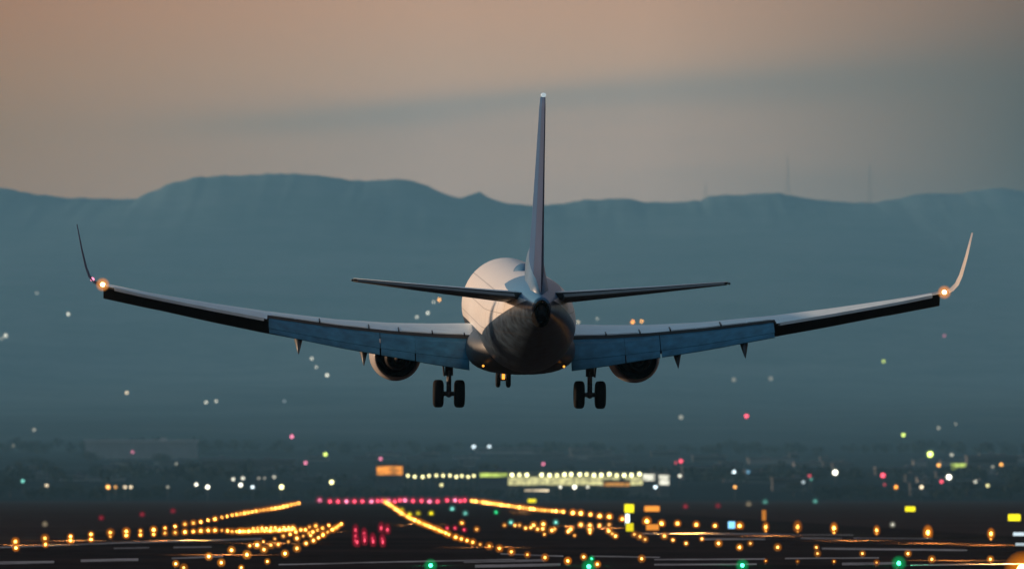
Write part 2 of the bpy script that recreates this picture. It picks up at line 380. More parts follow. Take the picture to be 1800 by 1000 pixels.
    v,f=loft(rings); mesh_obj('fuselage',v,f,fmat,A)
    ev,ef=loft([[(wd*math.sin(2*math.pi*i/24),y,zc+hh*math.cos(2*math.pi*i/24)) for i in range(24)] for y,zc,wd,hh in ((-17.2,4.55,.40,.62),(-18.0,4.52,.36,.55),(-18.5,4.55,.29,.46),(-18.62,4.56,.24,.38),(-18.5,4.56,.2,.32),(-17.9,4.56,.18,.3))]); mesh_obj('exhaust_cone',ev,ef,M['black'],A)
    # black auxiliary power exhaust above, made taller to hold the shadow round it
    rd=MB(); rd.lathe((-.05,-3.5,5.55),(0,1,0),[(-1.1,.02),(-.8,.22),(0,.42),(.8,.3),(1.4,.02)],20); rd.build('antenna_dome',M['blue'],A,True)
    for x in (-1.03,1.03):
        q=MB(); q.box((x,-9.6,2.72),(.42,.5,.22),rot=Matrix.Rotation(R(-40 if x>0 else 40),3,'Y')); q.build('vent_panel',M['dark_metal'],A)
    # belly fairing
    fb=[(7.6,2.6,.6,.3),(6.6,2.45,1.6,.75),(5,2.4,2.08,.95),(2,2.4,2.2,1.0),(-1,2.4,2.2,1.0),(-3,2.45,2.0,.93),(-4.6,2.6,1.3,.7),(-5.6,2.8,.5,.3)]
    rg=[[(hw*math.copysign(abs(math.sin(a))**.8,math.sin(a)),y,zc+hh*math.copysign(abs(math.cos(a))**.8,math.cos(a))) for a in (2*math.pi*i/36 for i in range(36))] for y,zc,hw,hh in fb]
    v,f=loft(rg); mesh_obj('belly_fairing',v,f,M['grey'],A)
    # wings ---------------------------------------------------------
    def foil(t,cut=1.0,m=14,flat=.0):
        """closed section, x from 0 (nose) to 1: upper nose->tail then lower tail->nose"""
        th=lambda x: 5*t*(.2969*math.sqrt(x)-.126*x-.3516*x*x+.2843*x**3-.1036*x**4)
        xx=[cut*(1-math.cos(math.pi*i/m))/2 for i in range(m+1)]
        up=[(x,th(x)*1.05+.012*math.sin(math.pi*x)) for x in xx]; lo=[(x,-th(x)*.95+.012*math.sin(math.pi*x)) for x in reversed(xx[1:])]
        return up+lo, m
    def section(lat,yle,chord,z,inc,t,cut=1.0,sx=1):
        p,m=foil(t,cut); ci,si=math.cos(R(inc)),math.sin(R(inc)); r=[]
        for x,h in p:
            dx=(x-.35)*chord; dz=h*chord
            r.append((sx*lat, yle-.35*chord-(dx*ci+dz*-si*-1*0)-dz*si*0, z-dx*si+dz*ci))
        return r
    # (lateral, leading edge y, chord, section height, incidence, thickness, cut)
    ST=[(1.2,6.6,8.0,2.55,2.2,.145,.70),(2.0,6.15,7.6,2.62,2.2,.14,.705),(3.6,5.25,6.5,2.74,2.0,.132,.72),(5.3,4.3,5.35,2.90,1.5,.125,.735),(7.5,3.1,4.55,3.16,.6,.115,.74),(10.25,1.6,3.62,3.58,-.4,.11,.76),
        (10.27,1.6,3.62,3.58,-.4,.11,1),(12.5,.38,2.95,3.98,-1.2,.105,1),(15,-1.0,2.2,4.47,-2.0,.10,1),(17.0,-2.1,1.6,4.93,-2.6,.10,1)]
    for sx,side in ((-1,'left'),(1,'right')):
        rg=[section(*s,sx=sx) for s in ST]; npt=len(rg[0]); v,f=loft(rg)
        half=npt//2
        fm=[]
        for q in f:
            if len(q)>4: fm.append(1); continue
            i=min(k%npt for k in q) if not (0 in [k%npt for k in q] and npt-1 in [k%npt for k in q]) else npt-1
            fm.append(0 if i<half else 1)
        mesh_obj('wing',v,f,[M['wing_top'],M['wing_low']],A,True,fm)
        # leading edge slat hanging below the outer wing
        a=MB(); P=lambda lat: [ (lambda s: s)(None) ]
        def st(lat):
            for p,q in zip(ST,ST[1:]):
                if lat<=q[0]: k=(lat-p[0])/(q[0]-p[0]); return [p[i]+(q[i]-p[i])*k for i in range(7)]
            return list(ST[-1])
        def strip(l0,l1,prof,name,m,steps=8,parent=A,sm=True):
            """sweep a small chordwise outline prof(lat)->[(y,z)...] along the span"""
            rr=[]
            for k in range(steps+1):
                lat=l0+(l1-l0)*k/steps; rr.append([(sx*lat,y,z) for y,z in prof(lat)])
            vv,ff=loft(rr); return mesh_obj(name,vv,ff,m,parent,sm)
        def slat(lat):
            s=st(lat); y,z,c=s[1],s[3],s[2]; h=max(.30,.13*c)
            return [(y+.10,z+.06),(y+.30,z-.06),(y+.36,z-h*.8),(y+.22,z-h-.24),(y+.02,z-h-.20),(y-.12,z-h*.5),(y-.2,z-.02)]
        for l0,l1 in ((5.9,9.0),(9.0,12.0),(12.0,14.6),(14.6,16.85)): strip(l0,l1,slat,'slat',M['wing_low'],6,sm=False)
        # flaps: drooped slabs behind the cut trailing edge
        def flap_at(lat):
            s=st(min(lat,10.24)); c=s[2]; ci,si=math.cos(R(s[4])),math.sin(R(s[4])); d=(s[6]-.35)*c
            return s[1]-.35*c-d*ci, s[3]-d*si+.043*c*s[5]/.125-.10, c
        drop=lambda lat: lerp([(1.9,.78),(5,.60),(8,.46),(10.3,.36)],lat)
        run =lambda lat: lerp([(1.9,1.35),(5,1.15),(8,.95),(10.3,.8)],lat)
        def flap(lat):
            y,z,c=flap_at(lat); d,r=drop(lat),run(lat); z-=.02; y-=.02
            return [(y,z),(y-.35*r,z-.22*d),(y-.75*r,z-.68*d),(y-r,z-d),(y-r+.02,z-d-.03),(y-.6*r,z-.75*d),(y+.1,z-.26),(y+.12,z-.08)]
        def aft(lat):
            y,z,c=flap_at(lat); d,r=drop(lat),run(lat); y-=r+.03; z-=d+.035; k=lerp([(1.9,.40),(5,.26),(8,.2),(10.3,.16)],lat); rr=.3*r
            return [(y,z),(y-.6*rr,z-.55*k),(y-rr,z-k),(y-rr+.02,z-k-.025),(y+.02,z-.12)]
        for l0,l1 in ((2.05,4.25),(4.26,5.66),(5.69,10.2)):
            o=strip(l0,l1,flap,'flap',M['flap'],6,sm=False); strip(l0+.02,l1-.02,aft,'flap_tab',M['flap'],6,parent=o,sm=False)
        # spoilers: slightly proud panels with dark gaps
        def spo(lat):
            y,z,c=flap_at(lat); s=st(lat); th=foil(s[5])[0]; 
            def surf(x):
                tt=5*s[5]*(.2969*math.sqrt(x)-.126*x-.3516*x*x+.2843*x**3-.1036*x**4)*1.05+.012*math.sin(math.pi*x)
                dx=(x-.35)*c; return (s[1]-.35*c-dx*math.cos(R(s[4])), s[3]-dx*math.sin(R(s[4]))+tt*c*math.cos(R(s[4])))
            a0=surf(s[6]-.15); a1=surf(s[6]-.01)
            return [(a0[0],a0[1]+.012),(a1[0],a1[1]+.03),(a1[0],a1[1]-.02),(a0[0],a0[1]-.02)]
        for l0,l1 in ((2.3,3.5),(3.56,4.8),(6.2,7.1),(7.16,8.1),(8.16,9.1),(9.16,10.1)): strip(l0,l1,spo,'spoiler',M['wing_top'],3,sm=False)
        for lat in (2.22,3.53,4.9,6.12,8.13):
            y,z,c=flap_at(lat); zz=z+.10
            q=MB(); q.box((sx*lat,y+.42,zz+.06),(.05,.85,.10),rot=Matrix.Rotation(R(5),3,'X')); q.build('spoiler_gap',M['dark_metal'],A)
        # aileron
        def ail(lat):
            s=st(lat); c=s[2]; 
            y0=s[1]-.74*c; y1=s[1]-1.0*c; sn=math.sin(R(s[4])); z0=s[3]-.39*c*sn; z1=s[3]-.65*c*sn
            return [(y0,z0+.055*c*.9),(y1,z1+.015),(y1-.02,z1-.10),(y0,z0-.12)]
        strip(10.4,16.4,ail,'aileron',[M['wing_top']],6,sm=False)
        # flap track fairings
        for lat,ln in ((3.9,.0),(6.35,.50),(9.0,.50)):
            if not ln: continue
            y,z,c=flap_at(lat); d=drop(lat); q=MB()
            rg=[]
            for yy,zz,ww,hh in ((y+1.7,z-.42,.05,.06),(y+.9,z-.5,.17,.2),(y-.1,z-d-.02,.2,.26),(y-.75,z-d-.26,.16,.26),(y-1.25,z-d-.55,.08,.17),(y-1.55,z-d-.80,.015,.03)):
                rg.append([(sx*lat+ww*math.sin(2*math.pi*i/14),yy,zz+hh*math.cos(2*math.pi*i/14)) for i in range(14)])
            v,f=loft(rg); mesh_obj('flap_track_fairing',v,f,M['grey'],A)
        # winglet
        W=[(17.0,-2.1,1.6,4.93,0),(17.22,-2.35,1.42,5.03,25),(17.42,-2.65,1.25,5.28,55),(17.55,-3.0,1.1,5.65,72),(17.72,-3.45,.85,6.4,78),(17.9,-4.05,.48,7.38,80)]
        rg=[]
        for lat,yl,c,z,ca in W:
            p,_=foil(.085); a=R(ca); rg.append([(sx*(lat-h*c*math.sin(a)),yl-x*c,z+h*c*math.cos(a)) for x,h in p])
        v,f=loft(rg); mesh_obj('winglet',v,f,M['rudder'] if sx<0 else M['cowl'],A)  # left painted dark, right pale: their difference in light put into colour
        q=MB(); q.ball((sx*16.86,-3.75,4.98),.10,12,sq=.9); q=q.build('position_lamp',em('warmtip',20,'AUTO'),A,True)
        g_=MB(); [g_.ball((sx*16.86,-3.75,4.98),u,16) for u in (.115,.13,.145,.16,.18,.20,.225,.25,.28)]; g_.build('tip_halo',halo('warmtip',20,.08),q,True)  # added shells imitate the glare round the tip lamp
        if sx<0:
            q=MB(); q.ball((-17.28,-3.3,5.17),.085,10); q.build('wingtip_lamp',em('pink',2.2),A,True)
        # engine ------------------------------------------------------
        ex,ez=(-4.86 if sx<0 else 5.02),1.84
        E=MB(); E.lathe((ex,8.3,ez),(0,-1,0),[(0,.80),(-.05,.88),(.05,.95),(.5,1.03),(1.3,1.08),(2.3,1.05),(3.2,.95),(3.65,.87),(3.6,.83),(2.6,.80),(1.0,.78)],40)
        E=E.build('engine_cowling',M['cowl'],A,True)
        q=MB(); q.lathe((ex,7.6,ez),(0,-1,0),[(0,.78),(.1,.77)],32); q.build('fan_face',M['black'],E)
        q=MB(); q.lathe((ex,5.7,ez),(0,-1,0),[(0,.80),(1.0,.79),(1.6,.80),(1.55,.76),(.3,.62)],32); q.build('fan_duct',M['black'],E,True)
        q=MB(); q.lathe((ex,5.4,ez),(0,-1,0),[(0,.62),(.8,.6),(1.6,.5),(2.2,.40),(2.15,.36),(1.2,.34)],28); q.build('core_nozzle',M['nozzle'],E,True)
        q=MB(); q.lathe((ex,4.4,ez),(0,-1,0),[(0,.3),(.7,.27),(1.3,.14),(1.6,.02)],20); q.build('exhaust_plug',M['nozzle'],E,True)
        rg=[]
        for y,z0,z1,wd in ((7.6,2.83,2.95,.03),(6.4,2.7,3.1,.16),(4.8,2.5,2.95,.2),(3.2,2.4,2.7,.17),(2.0,2.4,2.55,.05)):
            rg.append([(ex-wd,y,z0),(ex+wd,y,z0),(ex+wd,y,z1),(ex-wd,y,z1)])
        v,f=loft(rg); mesh_obj('pylon',v,f,M['grey'],A,False)
        # tailplane ---------------------------------------------------
        T=[(.45,-12.4,4.3,4.90,-4,.11,.72),(1.6,-13.2,3.75,5.02,-4,.11,.72),(4.5,-15.0,2.5,5.35,-4,.105,.72),(7.15,-16.65,1.35,5.67,-4,.095,.72)]
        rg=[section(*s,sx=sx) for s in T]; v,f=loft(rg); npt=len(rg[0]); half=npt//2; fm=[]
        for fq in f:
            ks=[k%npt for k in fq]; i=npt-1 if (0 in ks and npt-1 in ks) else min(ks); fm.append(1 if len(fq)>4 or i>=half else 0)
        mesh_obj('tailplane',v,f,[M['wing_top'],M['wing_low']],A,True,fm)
        def tst(lat):
            for p,q in zip(T,T[1:]):
                if lat<=q[0]: k=(lat-p[0])/(q[0]-p[0]); return [p[i]+(q[i]-p[i])*k for i in range(7)]
            return list(T[-1])
        def elev(lat):
            s=tst(lat); c=s[2]; y0=s[1]-.73*c; y1=s[1]-c; sn=math.sin(R(s[4])); z0=s[3]-.38*c*sn; z1=s[3]-.65*c*sn-.05
            return [(y0,z0+.03*c),(y1,z1+.012),(y1,z1-.03),(y0,z0-.035*c)]
        strip(.95,7.0,elev,'elevator',[M['wing_low']],6,sm=False)
        q=MB(); q.ball((sx*7.2,-17.6,5.69),.05,8); q.build('static_tip',M['grey'],A,True)
        # main gear ---------------------------------------------------
        gx=sx*2.86
        G=MB(); G.tube((gx,0,.62),(gx,.05,1.35),.10,n=14); G.tube((gx,.05,1.3),(gx,.15,2.45),.17,.15,14); G.tube((gx,-.18,.95),(gx,-.2,1.5),.05)
        G.tube((gx,-.05,.95),(gx,-.3,.9),.05); G.ball((gx,0,.56),.15)
        G=G.build('main_gear_strut',M['strut'],A,True)
        q=MB(); q.tube((gx-.42,0,.565),(gx+.42,0,.565),.095); q.build('axle',M['strut'],G,True)
        q=MB(); q.tube((gx+sx*.05,.1,1.75),(gx+sx*.52,.25,2.18),.06); q.tube((gx+sx*.5,.25,2.16),(gx+sx*1.0,.35,2.3),.075); q.build('side_brace',M['strut'],G,True)
        q=MB(); q.box((gx+sx*.24,.15,1.75),(.06,.7,.95),rot=Matrix.Rotation(R(sx*6),3,'Y')); q.build('gear_door',M['grey'],G)
        for dx in (-.43,.43):
            q=MB(); q.lathe((gx+dx-.215,0,.565),(1,0,0),[(.03,.30),(.0,.42),(.03,.51),(.09,.555),(.215,.565),(.34,.555),(.40,.51),(.43,.42),(.40,.30)],36); wv=q.build('wheel_tyre',M['rubber'],G,True)
            q=MB(); q.lathe((gx+dx-.17,0,.565),(1,0,0),[(0,.30),(.34,.30)],24); q.build('wheel_rim',M['rim'],wv)
        q=MB(); q.ball((sx*1.62,-3.6,1.86),.048,8); q.build('belly_glint',em('orange',2.2),A,True)  # emissive dot paints a landing light glint on the fairing
    # fin -----------------------------------------------------------
    FN=[(5.2,-10.6,5.0,.115),(6.2,-11.3,4.6,.108),(8.2,-12.95,3.7,.102),(10.4,-14.75,2.75,.1),(12.3,-16.3,1.95,.1),(12.72,-16.7,1.7,.085)]
    rg=[]
    def fsec(z,yl,c,t,x0,x1,m=12,wid=1.0):
        th=lambda x: wid*5*t*(.2969*math.sqrt(max(x,0))-.126*x-.3516*x*x+.2843*x**3-.1036*x**4)
        xx=[x0+(x1-x0)*(1-math.cos(math.pi*i/m))/2 for i in range(m+1)]
        return [(th(x)*c+.004,yl-x*c,z) for x in xx]+[(-th(x)*c-.004,yl-x*c,z) for x in reversed(xx)]
    C=1.42
    v,f=loft([fsec(z,yl,c*C*.99,t*.78,.0,.66) for z,yl,c,t in FN]); mesh_obj('fin',v,f,M['fin'],A)
    v,f=loft([fsec(z,yl,c*C*.99,t*.78,.665,1.0,wid=1.0) for z,yl,c,t in FN]); mesh_obj('rudder',v,f,M['rudder'],A)
    v,f=loft([fsec(z,yl+.03,c*C*.99,t*.80,.0,.045,6,1.04) for z,yl,c,t in FN[1:5]]); mesh_obj('fin_leading_edge',v,f,M['bare'],A)
    rg=[[(wd*math.sin(2*math.pi*i/16),y,zc+hh*math.cos(2*math.pi*i/16)) for i in range(16)] for y,zc,wd,hh in ((-4.6,5.66,.03,.03),(-7,5.7,.12,.2),(-9,5.75,.22,.55),(-11,5.75,.33,1.2),(-13,5.4,.40,1.5),(-16.3,5.2,.36,.6),(-17.6,5.1,.1,.15))]
    v,f=loft(rg); mesh_obj('dorsal_fin',v,f,M['blue'],A)
    q=MB(); q.ball((0,-17.9,12.8),.11,10,sq=.8); q.build('beacon_lamp',em('cool',.55),A,True)
    # nose gear -----------------------------------------------------
    G=MB(); G.tube((0,15.6,.5),(0,15.7,1.9),.075,.09); G.tube((0,15.6,1.0),(0,16.6,1.8),.05); G=G.build('nose_gear_strut',M['strut'],A,True)
    q=MB(); q.tube((-.25,15.6,.45),(.25,15.6,.45),.06); q.build('axle',M['strut'],G,True)
    for dx in (-.22,.22):
        q=MB(); q.lathe((dx-.1,15.6,.45),(1,0,0),[(.02,.18),(0,.26),(.04,.33),(.10,.345),(.16,.33),(.20,.26),(.18,.18)],28); q.build('wheel_tyre',M['rubber'],G,True)
        q=MB(); q.box((dx*1.9,15.9,1.45),(.04,1.4,.5)); q.build('gear_door',M['grey'],G)
    q=MB(); q.box((0,15.42,.98),(.2,.06,.5)); q.box((0,15.42,.60),(.12,.06,.26)); q.build('strut_glow',em('orange',2.0),G)  # glowing boxes imitate taxi light reflecting off the strut
    return A
RGB['warmtip']=(1,.62,.28)
airliner()

# ------------------------------------------------------------------ lamps on the airfield
ORD='first second third fourth fifth sixth seventh eighth ninth tenth eleventh twelfth thirteenth fourteenth fifteenth sixteenth seventeenth eighteenth nineteenth twentieth'.split()
NL=[0]
def field_lamp(px,py,color,rp=2.6,k=30,label='',cat='runway light',group=None,name='runway_light',parts=False,sample='AUTO',tall=1.0):
    if name=='runway_light':
        rp*=random.choice((.75,.85,.95,1.0,1.05,1.12)); k*=random.choice((.3,.6,.9,1.0,1.3))
    d=(CH-.15)*F/(py-HZ+rp*tall); r=rp*d/F
    x=(px-900)/F*d; h=.15+r*tall
    b=MB(); b.tube((0,0,0),(0,0,max(.06,h-r*.7)),r*.30,r*.22,8); b.tube((0,0,0),(0,0,.05),r*.8,r*.7,10)
    if parts:
        o=b.build(name,M['housing']); o.location=(x,d,.03)
        q=MB(); q.ball((0,0,h),r*(.7 if rp<=6 else .8),10,sq=tall); q.build('bulb',em(color,k,sample),o,True)
        q=MB(); 
        for u in ([.9+1.7*(i_/14)**1.3 for i_ in range(1,15)] if rp>4.5 else (1.15,1.35,1.55,1.75,1.95,2.2,2.5)): q.ball((0,0,h),r*u,20,sq=tall)
        q.build('lamp_halo',halo(color,k,.034 if rp>4.5 else .075),o,True)  # emissive shells stand in for the bloom of the lamp
    else:
        b.ball((0,0,h),r*.68,8,1,sq=tall); [b.ball((0,0,h),r*u,10,2,sq=tall) for u in (1.2,1.5,1.8,2.1,2.45)]; o=b.build(name,[M['housing'],em(color,k,sample),halo(color,k,.11)],None,True); o.location=(x,d,.03)  # outer balls are added glow shells round the bulb
    tag(o,label,cat,group); NL[0]+=1
    return o
def along(pts,n):
    L_=[0]
    for a,b in zip(pts,pts[1:]): L_.append(L_[-1]+math.hypot(b[0]-a[0],b[1]-a[1]))
    out=[]
    for i in range(n):
        t=L_[-1]*i/(n-1)
        for j in range(len(pts)-1):
            if t<=L_[j+1]+1e-6:
                k=(t-L_[j])/(L_[j+1]-L_[j]); out.append((pts[j][0]+(pts[j+1][0]-pts[j][0])*k,pts[j][1]+(pts[j+1][1]-pts[j][1])*k)); break
    return out

# left edge row
A1=[(27,952),(79,946),(124,943),(160,939),(194,936),(222,934),(247,933),(270,931),(290,928),(308,925),(325,921),(340,919),(353,917),(366,914),(378,912),(390,909),(399,907),(408,905)]
for i,p in enumerate(A1): field_lamp(*p,'amber',3.5-.08*i,26,'amber edge light in the upper left row, %s from the frame edge'%ORD[i],group='upper left row of amber edge lights',parts=i<8)
for p in along([(416,904),(450,898),(490,892),(525,884)],17): field_lamp(*p,'amber',2.3,26,'far amber edge light in the merged upper end of the left row',group='far end of the upper left row')
A2=[(28,963),(80,957),(124,950),(160,948),(194,943),(222,941),(247,940),(270,939),(290,937),(308,936),(325,935),(340,934),(353,933),(366,932),(378,932),(390,932),(400,933),(408,934)]
for i,p in enumerate(A2): field_lamp(*p,'amber',2.6 if i else 3,20,'amber inset light in the lower left row, %s from the frame edge'%ORD[i],group='lower left row of amber inset lights',parts=i<6)
for p in along([(416,934),(470,933),(518,930)],20): field_lamp(*p,'amber',2.7,30,'amber light packed in the bright bar at the left row end',group='packed bar of amber lights')
for p in along([(445,929),(480,928),(515,927)],10): field_lamp(*p,'gold',2.4,30,'golden light packed along the top of the bright bar',group='packed top of the bright bar')
# fan of touchdown lights left of the centreline
B=[(309,991),(323,998),(367,978),(389,989),(407,967),(424,998),(434,975),(439,959),(463,952),(464,966),(470,987),(476,958),(483,947),(489,957),(498,942),(501,973),(507,952),(510,939),(522,964),(522,946),
   (520,935),(529,931),(533,942),(537,931),(538,955),(543,937),(544,926),(550,935),(551,950),(555,924),(558,931),(560,945),(567,928),(568,940),(578,923),(576,935),(584,931),(591,927),(595,924),(600,921),(452,958),(546,941),(587,929)]
for i,p in enumerate(B):
    near=p[1]>957
    lab='pale amber touchdown light low in the left fan, at frame position %s'%ORD[i%20] if False else None
    field_lamp(*p,'gold' if p[1]>940 else 'amber',3.2 if near else 2.5,18,'touchdown light in the fan of amber dots left of the dark centre' if not near else 'near touchdown light at the wide end of the left amber fan',
               group='fan of touchdown lights' if not near else 'near touchdown lights of the left fan',parts=near)
# centreline
for p in along([(675,880),(690,890),(705,901),(720,910),(740,919),(760,927),(784,937)],30): field_lamp(*p,'amber',2.6,30,'centreline light in the solid amber streak below the red row',group='amber centreline streak')
C1=[(789,939.5),(801,944),(811,947),(821,950),(831,953),(844,957),(860,960),(878,964),(899,970),(927,975),(958,980),(998,986),(1050,992)]
for i,p in enumerate(C1): field_lamp(*p,'amber',2.7+.06*i,16,'separate centreline light, %s after the amber streak breaks up'%ORD[i],group='separate centreline lights',parts=i>6)
# right edge row
for p in along([(830,880),(860,884),(890,888),(920,892),(950,896),(990,899)],26): field_lamp(*p,'amber',2.4,30,'far amber edge light in the merged start of the right row',group='far end of the right edge row')
D1=[(1007,901),(1021,902),(1038,904),(1054,907),(1071,908),(1094,912),(1137,916),(1163,920),(1191,920),(1224,922),(1257,924),(1300,924),(1346,926),(1402,926),(1466,928),(1541,932),(1631,936),(1742,938)]
for i,p in enumerate(D1): field_lamp(*p,'amber',3.0 if i<6 else 3.4,24,'amber edge light in the right row, %s after its lights separate'%ORD[i],group='separate amber lights of the right row',parts=i>9,tall=1.0 if i<12 else 1.5)
for p in [(1346,933),(1402,934),(1466,936),(1541,938),(1742,947)]: field_lamp(*p,'amber',1.8,10,'small amber lamp imitating the tail of light below a right row light',group='small imitated light tails under the right row')  # extra lamps standing in for lit stems and reflections
for p in [(1021,922),(1037,923),(1054,923),(1071,922),(1037,931),(1037,936),(1070,933),(1076,938),(1082,942),(1003,930),(999,934),(1010,941)]: field_lamp(*p,'gold',2.6,18,'golden dot among imitated lamp reflections under the start of the right row',group='golden cluster under the right row')  # most of these lamps stand in for reflections of the row
for p in [(887,923),(905,923),(913,923),(924,928),(933,927),(938,923),(945,930),(955,921),(954,929),(970,932),(975,930),(957,939),(838,930)]: field_lamp(*p,'gold',2.7,14,'golden taxi light in the loose group above the centreline dots',group='loose group of golden taxi lights')
E1=[(1115,939),(1125,943),(1134,948),(1168,942),(1183,949),(1206,955),(1234,947),(1263,955),(1300,962),(1319,955),(1367,962),(1435,962),(1437,973),(1516,973),(1596,973),(1638,983),(1741,983),(1128,982),(1026,979)]
for i,p in enumerate(E1): field_lamp(*p,'gold',3.0,14,'small golden touchdown light scattered on the dark right pavement',group='touchdown lights right of the centreline',parts=True)
for p in [(1346,986),(1402,987),(1466,987),(1541,989)]: field_lamp(*p,'amber',2.5,4,'dim amber inset light low on the right pavement',group='dim inset lights on the right pavement',parts=True)
# red runway end row and red lights below it, the cluster imitating its reflections
for i,p in enumerate([(562,879),(580,881),(594,881),(609,881),(623,881),(637,881),(653,881),(664,880),(672,880),(683,880),(694,881),(703,879),(712,879),(726,880),(741,880),(755,881),(769,881),(786,879),(800,879),(809,880),(817,879)]):
    field_lamp(*p,'red' if i%3 else 'pink',3.0,9 if i else 4,'red light in the bar across the far runway end',group='red bar across the runway end',cat='runway end light',name='runway_end_light')
for p in [(625,932),(625,943),(625,951),(628,953),(640,938),(641,945),(641,950),(655,947),(656,952),(670,928),(672,948),(673,953),(681,931)]:
    field_lamp(*p,'red',2.7,3.0,tall=1.9,label='red lamp imitating a smeared reflection in the small cluster on the dark centre',group='red cluster on the dark runway centre',cat='stop light',name='red_light')  # tall lamps paint red reflections smeared on the pavement
for p in [(786,928),(800,928),(816,931)]: field_lamp(*p,'red',2.4,4,'red light beside the amber centreline streak',group='red lights beside the streak',cat='stop light',name='red_light')
field_lamp(812,919,'amber',2.6,10,'lone amber light above the three red lights by the streak',cat='taxi light',name='taxi_light')
for p,c,k,l in [((795,894),'teal',4,'teal taxi light under the end of the red bar'),((818,902),'teal',2,'dim teal taxi light near the amber centreline streak'),((872,900),'green',3,'green taxi light under the merged right row'),
              ((706,896),'yellow',3,'yellow taxi light touching the upper amber streak'),((720,904),'yellow',5,'bright yellow taxi light right of the streak middle'),((735,902),'yellow',2,'dim yellow taxi light between two yellow taxi lights'),((758,902),'yellow',5,'outer yellow taxi light right of the streak'),
              ((898,918),'teal',4,'pale teal light among the golden taxi lights'),((977,918),'teal',4,'pale teal light right of the golden taxi lights'),((1040,982),'green',8,'small green light above a big green threshold light'),
              ((1569,922),'white',2,'tiny white light on the right grass'),((178,910),'red',.5,'dim red marker on the left grass, nearest the frame edge'),((250,904),'red',.6,'dim reddish marker on the left grass beyond the first'),((304,898),'red',.4,'faint third reddish marker on the left grass'),
              ((79,921),'warm',.35,'faint warm marker post above the second left edge light'),((1205,890),'red',.8,'dim red marker on the grass right of the orange sign'),((1262,889),'red',.3,'faint red marker on the right grass'),((1316,886),'warm',.3,'faint warm marker far on the right grass'),
              ((1433,881),'teal',1.2,'teal light at the far edge of the right grass'),((1345,882),'teal',.8,'faint teal light at the far edge of the grass'),((868,869.5),'red',5,'small red light above the right amber row start'),((982,873),'red',3,'small red light under the lit terminal')]:
    field_lamp(*p,c,2.6,k,l,cat='taxi light',name='taxi_light')
# green threshold lights
for i,(px,py) in enumerate([(757,994),(1035,996),(1305,994),(1580,990)]):
    field_lamp(px,py,'green',5.4 if i in (1,3) else 4.9,14,['green threshold light below the left main wheels, leftmost of four','green threshold light beside the centreline dots','green threshold light right of the runway middle','large green threshold light nearest the bright corner lamp'][i],
               cat='threshold light',name='threshold_light',group='green threshold lights',parts=True)
field_lamp(1798,1002,'amber',13,80,'huge glaring amber lamp on the pavement at the picture corner',cat='approach light',name='approach_light',parts=True)

# the light these lamps throw on the pavement round them
for px,py,P in [(450,934,16000),(510,934,14000),(560,934,9000),(480,955,7000),(400,975,3500),(300,950,6000),(130,950,5000),(30,958,4000),(740,922,12000),(860,962,3500),(1000,925,14000),(1060,928,14000),
                (1200,938,7000),(1350,942,6000),(1500,950,5000),(1640,955,5000),(1740,958,5000),(1792,992,2600),(1680,985,1500),(920,900,20000),(480,894,9000)]:
    p=on_ground(px,py); l=bpy.data.lights.new('lamp_light','SPOT'); l.spot_size=R(158); l.spot_blend=.4; l.energy=P*4; l.color=(1,.42,.10); l.shadow_soft_size=.25
    o=bpy.data.objects.new('lamp_light',l); COL.objects.link(o); o.location=(p.x,p.y,1.3)
for px in (757,1035,1305,1580):
    p=on_ground(px,994); l=bpy.data.lights.new('lamp_light','SPOT'); l.spot_size=R(158); l.spot_blend=.4; l.energy=420; l.color=(.05,1,.4); l.shadow_soft_size=.2
    o=bpy.data.objects.new('lamp_light',l); COL.objects.link(o); o.location=(p.x,p.y-1,.9)

# lit guidance signs
def sign(px,py,wp,hp,color,k,label,name='guidance_sign'):
    d=(CH)*F/(py+hp/2+2-HZ) if py+hp/2+2>HZ+6 else 4200
    w_,h_=wp*d/F,hp*d/F; z=CH-(py-HZ)/F*d; x=(px-900)/F*d
    o=empty(name,(x,d,0)); tag(o,label,'sign')
    q=MB(); q.box((0,.12,z),(w_*1.12,.2,h_*1.16)); q.build('sign_case',M['housing'],o)
    q=MB(); q.box((0,-.02,z),(w_,.06,h_)); q.build('lit_face',em(color,k),o)
    for s in (-.35,.35):
        q=MB(); q.box((s*w_,.12,max(.05,(z-h_*.58)/2)),(.12*h_+.05,.1,max(.1,z-h_*.58))); q.build('leg',M['housing'],o)
for a in [(935,879.5,14,6,'yellow',1.3,'small yellow lit sign under the terminal'),(1106,893,16,14,'yellow',1.6,'round looking bright yellow sign left of the orange sign'),(1146,893.5,26,9,'orange',1.3,'wide orange lit sign right of the yellow sign'),
          (1600,894,17,8,'yellow',1.6,'yellow lit sign alone on the right grass'),(1783,909,21,11,'yellow',1.7,'larger yellow lit sign at the picture edge'),(1107,926,13,14,'yellow',.9,'square yellow sign standing low beside the blue white panel'),
          (1147,926,22,10,'orange',.9,'low orange sign under the right row lights'),(1103,913,7,20,'cool',2.6,'tall blue white lit panel at the right row'),(1286,922,12,12,'blue',1.6,'pale blue lit panel beside a right row light'),
          (1791,938,20,6,'cool',1.0,'upper of two pale bars at the right picture edge'),(1793,956,16,5,'cool',.6,'lower of two pale bars at the right picture edge'),(1343,905,7,18,'orange',.55,'slim tilted orange marker above a right row light')]:
    sign(*a)

